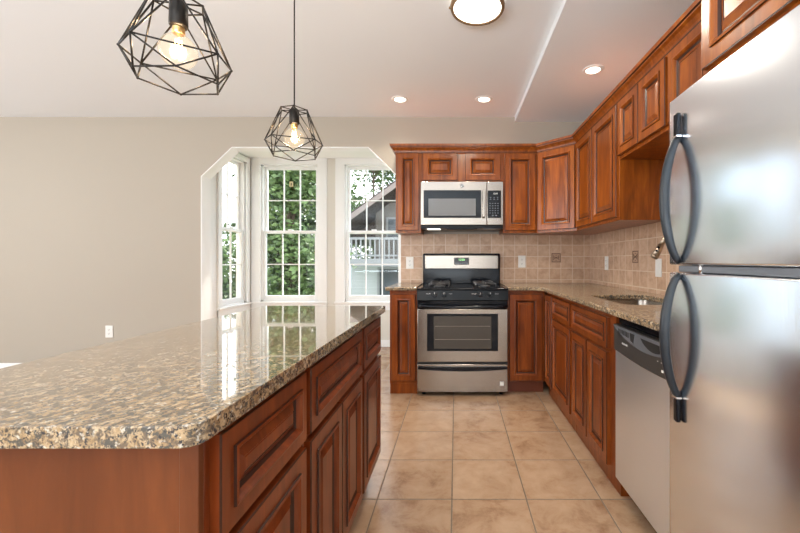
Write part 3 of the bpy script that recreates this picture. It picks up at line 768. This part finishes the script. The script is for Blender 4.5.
MB().lathe([(0, -.001), (.12, -.001), (.125, -.02), (.12, -.03), (0, -.03)], seg=48).build('base', 'bronze', fl)
MB().lathe([(.135, -.032), (.150, -.030), (.153, -.045), (.148, -.058), (.134, -.056), (.132, -.045), (.135, -.032)], seg=56).build('rim', 'bronze', fl)
MB().lathe([(.136, -.034), (.136, -.050), (.11, -.064), (.06, -.074), (0, -.077)], seg=48).build('glass_shade', 'lamp_white', fl)
for k in range(3):
    a = 2*PI*k/3-1.05; MB().sph((.154*math.cos(a), .154*math.sin(a), -.047), .007).build('finial', 'bronze', fl)
light('flush_lamp', 'AREA', (.12, 2.12, ZC-.09), (0, 0, 0), 7, (1, .88, .72), shape='DISK', size=.26)

# pendants
def pendant(label, x, y, rot):
    o = thing('pendant_lamp', label, 'pendant lamp', (x, y, 1.80), rot, None)
    hz = [(.056, .0), (.117, -.142), (.092, -.200)]
    AM = (0, 44, 136, 180, 224, 316); AB = (22, 90, 158, 202, 270, 338)
    V = []
    for lv, (r_, z_) in enumerate(hz):
        V.append([Vector((r_*math.cos(math.radians(t)), r_*math.sin(math.radians(t)), z_)) for t in (AM if lv == 1 else AB)])
    b = MB()
    def wire(a, c): b.cyl(a, c, .0022, seg=8); 
    for lv in range(3):
        for k in range(6): wire(V[lv][k], V[lv][(k+1) % 6])
    for k in range(6):
        wire(V[0][k], V[1][k]); wire(V[0][k], V[1][(k+1) % 6])
        wire(V[2][k], V[1][k]); wire(V[2][k], V[1][(k+1) % 6])
    for k in range(6): wire(V[0][k], Vector((0, 0, .0)))
    for lv in range(3):
        for v in V[lv]: b.sph(v, .0032, u=8, v=6)
    b.build('wire_cage', 'wire', o)
    MB().cyl((0, 0, .005), (0, 0, ZC-1.80-.03), .0028, seg=8).build('cord', 'black_plastic', o)
    MB().lathe([(0, ZC-1.80), (.06, ZC-1.80), (.06, ZC-1.80-.012), (.05, ZC-1.80-.028), (0, ZC-1.80-.03)]).build('ceiling_canopy', 'wire', o)
    MB().lathe([(0, .008), (.012, .008), (.020, -.002), (.021, -.058), (.018, -.062), (0, -.062)]).build('socket', 'wire', o)
    MB().lathe([(.0135, -.062), (.0145, -.078), (.012, -.080)]).build('bulb_collar', mat('brass', (.7, .45, .18), .3, 1), o)
    bp = [(.013, -.074), (.015, -.084)]
    for i in range(13):
        a = PI*.5*.72-(PI*.5*.72+PI/2)*i/12; bp.append((max(.0, .043*math.cos(a)) if i < 12 else 0, -.124+.043*math.sin(a)))
    bo = MB().lathe(bp).build('bulb', 'bulb', o)
    f = MB()
    for k in range(4):
        a = PI/2*k; f.cyl((.006*math.cos(a), .006*math.sin(a), -.095), (.009*math.cos(a), .009*math.sin(a), -.138), .0011, seg=6)
    f.build('filament', 'filament', bo)
    light('pendant_bulb', 'POINT', (x, y, 1.80-.12), (0, 0, 0), 3.5, (1, .76, .48), shadow_soft_size=.02)
    return o
pendant('nearer of the two black wire cage pendant lamps above the island', -.712, .97, math.radians(33))
pendant('farther black wire cage pendant lamp above the island, before the bay window', -.71, 1.66, math.radians(21))

# ------------------------------------------------------------------ outside
gr_m = mat('lawn', (.12, .2, .06), .9)
struct(MB().box(-30, 5.4, -3.1, 20, 60, -3.0).build('ground', gr_m))
def leaf_mat(name, c0, c1):
    m = mat(name, c0, .6); n = noise(m, coords(m), 3, 3)
    L(m, ramp(m, n, [(.3, c0), (.7, c1)]), bsdf(m).inputs['Base Color']); return m
LM = [leaf_mat('leaf_green', (.035, .07, .018), (.14, .21, .06)), leaf_mat('leaf_dark', (.025, .05, .016), (.08, .13, .045))]
bark = mat('bark', (.10, .07, .05), .9)
def tree(label, x, y, crown, nblob, nleaf, seed, lm, ls=.10, rr_=.9, base=-3.0):
    rnd = random.Random(seed)
    o = thing('tree', label, 'tree', (x, y, base))
    b = MB(); z0, z1, cr_ = crown
    b.tube([(0, 0, 0), (.1, 0, (z0-base)*.6), (0, .1, z1-base-.3)], [.20, .15, .04], 8)
    blobs = []
    for i in range(nblob):
        a = rnd.uniform(0, 2*PI); q = rnd.uniform(.15, 1)**.6*cr_; zz = rnd.uniform(z0, z1)
        k = 1-abs((zz-(z0+z1)/2)/((z1-z0)/2))**2*.6
        blobs.append(Vector((q*math.cos(a)*k, q*math.sin(a)*k, zz-base)))
        b.tube([(0, 0, max(.5, blobs[-1].z-1.0)), tuple(blobs[-1]*.55+Vector((0, 0, blobs[-1].z*.42))), tuple(blobs[-1])], [.05, .03, .012], 5)
    b.build('trunk', bark, o)
    vs = []; fs = []
    for i in range(nleaf):
        c = rnd.choice(blobs); d = Vector((rnd.gauss(0, 1), rnd.gauss(0, 1), rnd.gauss(0, .75)))*rr_*.42
        p = c+d; a = Vector((rnd.uniform(-1, 1), rnd.uniform(-1, 1), rnd.uniform(-.6, .6))).normalized(); n = a.cross(Vector((rnd.uniform(-1, 1), rnd.uniform(-1, 1), rnd.uniform(-1, 1)))).normalized()
        s_ = ls*rnd.uniform(.6, 1.3); k = len(vs)
        vs += [p-a*s_*.5, p+n*s_*.3, p+a*s_*.6, p-n*s_*.3]; fs.append((k, k+1, k+2, k+3))
    me = bpy.data.meshes.new('foliage'); me.from_pydata([tuple(v) for v in vs], [], fs); me.materials.append(LM[lm])
    f = bpy.data.objects.new('foliage', me); COL.objects.link(f); f.parent = o
    return o
tree('tall leafy tree filling the middle bay window', -4.1, 9.3, (-2.2, 3.6, .75), 40, 17000, 3, 0, .14, .75)
tree('darker leafy tree standing behind, right half of the middle bay window', -7.6, 17.6, (-2.4, 6.2, 1.2), 44, 13000, 5, 1, .21, 1.1)
tree('low green tree seen through the lower half of the left bay window', -6.9, 11.0, (-2.6, 1.5, 1.0), 30, 11000, 7, 0, .14, 1.0)
tree('tree rising behind the roof of the neighbouring house', -5.6, 25.5, (1.0, 9.4, 3.0), 34, 9000, 11, 0, .26, 1.5)

# neighbouring house, gable with a covered balcony
hs = thing('house', 'neighbouring house with brown gable roof and white railed balcony outside the right bay window', 'house', (-1.0, 14.0, -3.0))
def sid(name, c, sc):
    m = mat(name, c, .7); t = N(m, 'ShaderNodeTexWave', wave_type='BANDS', bands_direction='Z', wave_profile='SAW'); t.inputs['Scale'].default_value = sc
    L(m, coords(m), t.inputs['Vector']); bump(m, t.outputs['Fac'], .5, .02); return m
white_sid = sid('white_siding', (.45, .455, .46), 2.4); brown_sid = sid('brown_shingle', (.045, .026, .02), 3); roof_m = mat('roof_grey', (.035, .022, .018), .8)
hx0, hx1 = -2.9, 4.6     # local
def hz(y): return 1.14+(260.5-y)*(13.0/378)+3.0
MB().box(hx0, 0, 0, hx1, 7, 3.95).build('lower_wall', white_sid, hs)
wtr = mat('dull_white', (.25, .25, .25), .6)  # white house trim toned down to a mid grey
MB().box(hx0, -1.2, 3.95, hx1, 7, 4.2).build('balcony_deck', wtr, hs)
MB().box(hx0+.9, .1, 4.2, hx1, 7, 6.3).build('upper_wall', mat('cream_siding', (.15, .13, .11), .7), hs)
apx = 1.0
gb = MB(); gb.prism([(hx0-.1, 5.0), (apx, 7.85), (hx1+.3, 5.0)], 'y', .3, 7); gb.build('gable', brown_sid, hs)
rf = MB()
for s_, xe in ((1, hx0-.55), (-1, hx1+.75)):
    rf.prism([(xe, 4.85), (apx, 8.05), (apx, 8.27), (xe, 5.07)], 'y', -1.4, 7.3)
rf.build('roof', roof_m, hs)
fa = MB()
for s_, xe in ((1, hx0-.56), (-1, hx1+.76)):
    fa.prism([(xe, 4.80), (apx, 8.00), (apx, 8.20), (xe, 5.0)], 'y', -1.46, -1.401)
fa.build('fascia', mat('fascia_brown', (.22, .17, .15), .6), hs)
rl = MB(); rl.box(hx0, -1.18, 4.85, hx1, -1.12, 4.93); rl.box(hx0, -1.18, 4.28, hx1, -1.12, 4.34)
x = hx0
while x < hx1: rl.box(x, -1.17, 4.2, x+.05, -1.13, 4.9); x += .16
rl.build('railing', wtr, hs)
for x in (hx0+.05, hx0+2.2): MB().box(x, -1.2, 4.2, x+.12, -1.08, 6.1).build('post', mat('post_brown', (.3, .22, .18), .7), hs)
dkg = mat('house_glass', (.05, .06, .07), .1)
for (a, z0, c, z1, yy) in ((-1.6, 4.9, -.95, 5.75, .1), (-.35, 4.5, .5, 6.1, .1), (-1.9, 2.6, -.9, 3.9, 0), (.2, 2.6, 1.2, 3.9, 0)):
    f = MB(); f.box(a, yy-.05, z0, c, yy, z1); fo = f.build('house_window', wtr, hs)
    MB().box(a+.08, yy-.06, z0+.08, c-.08, yy-.049, z1-.08).build('house_pane', dkg, fo)
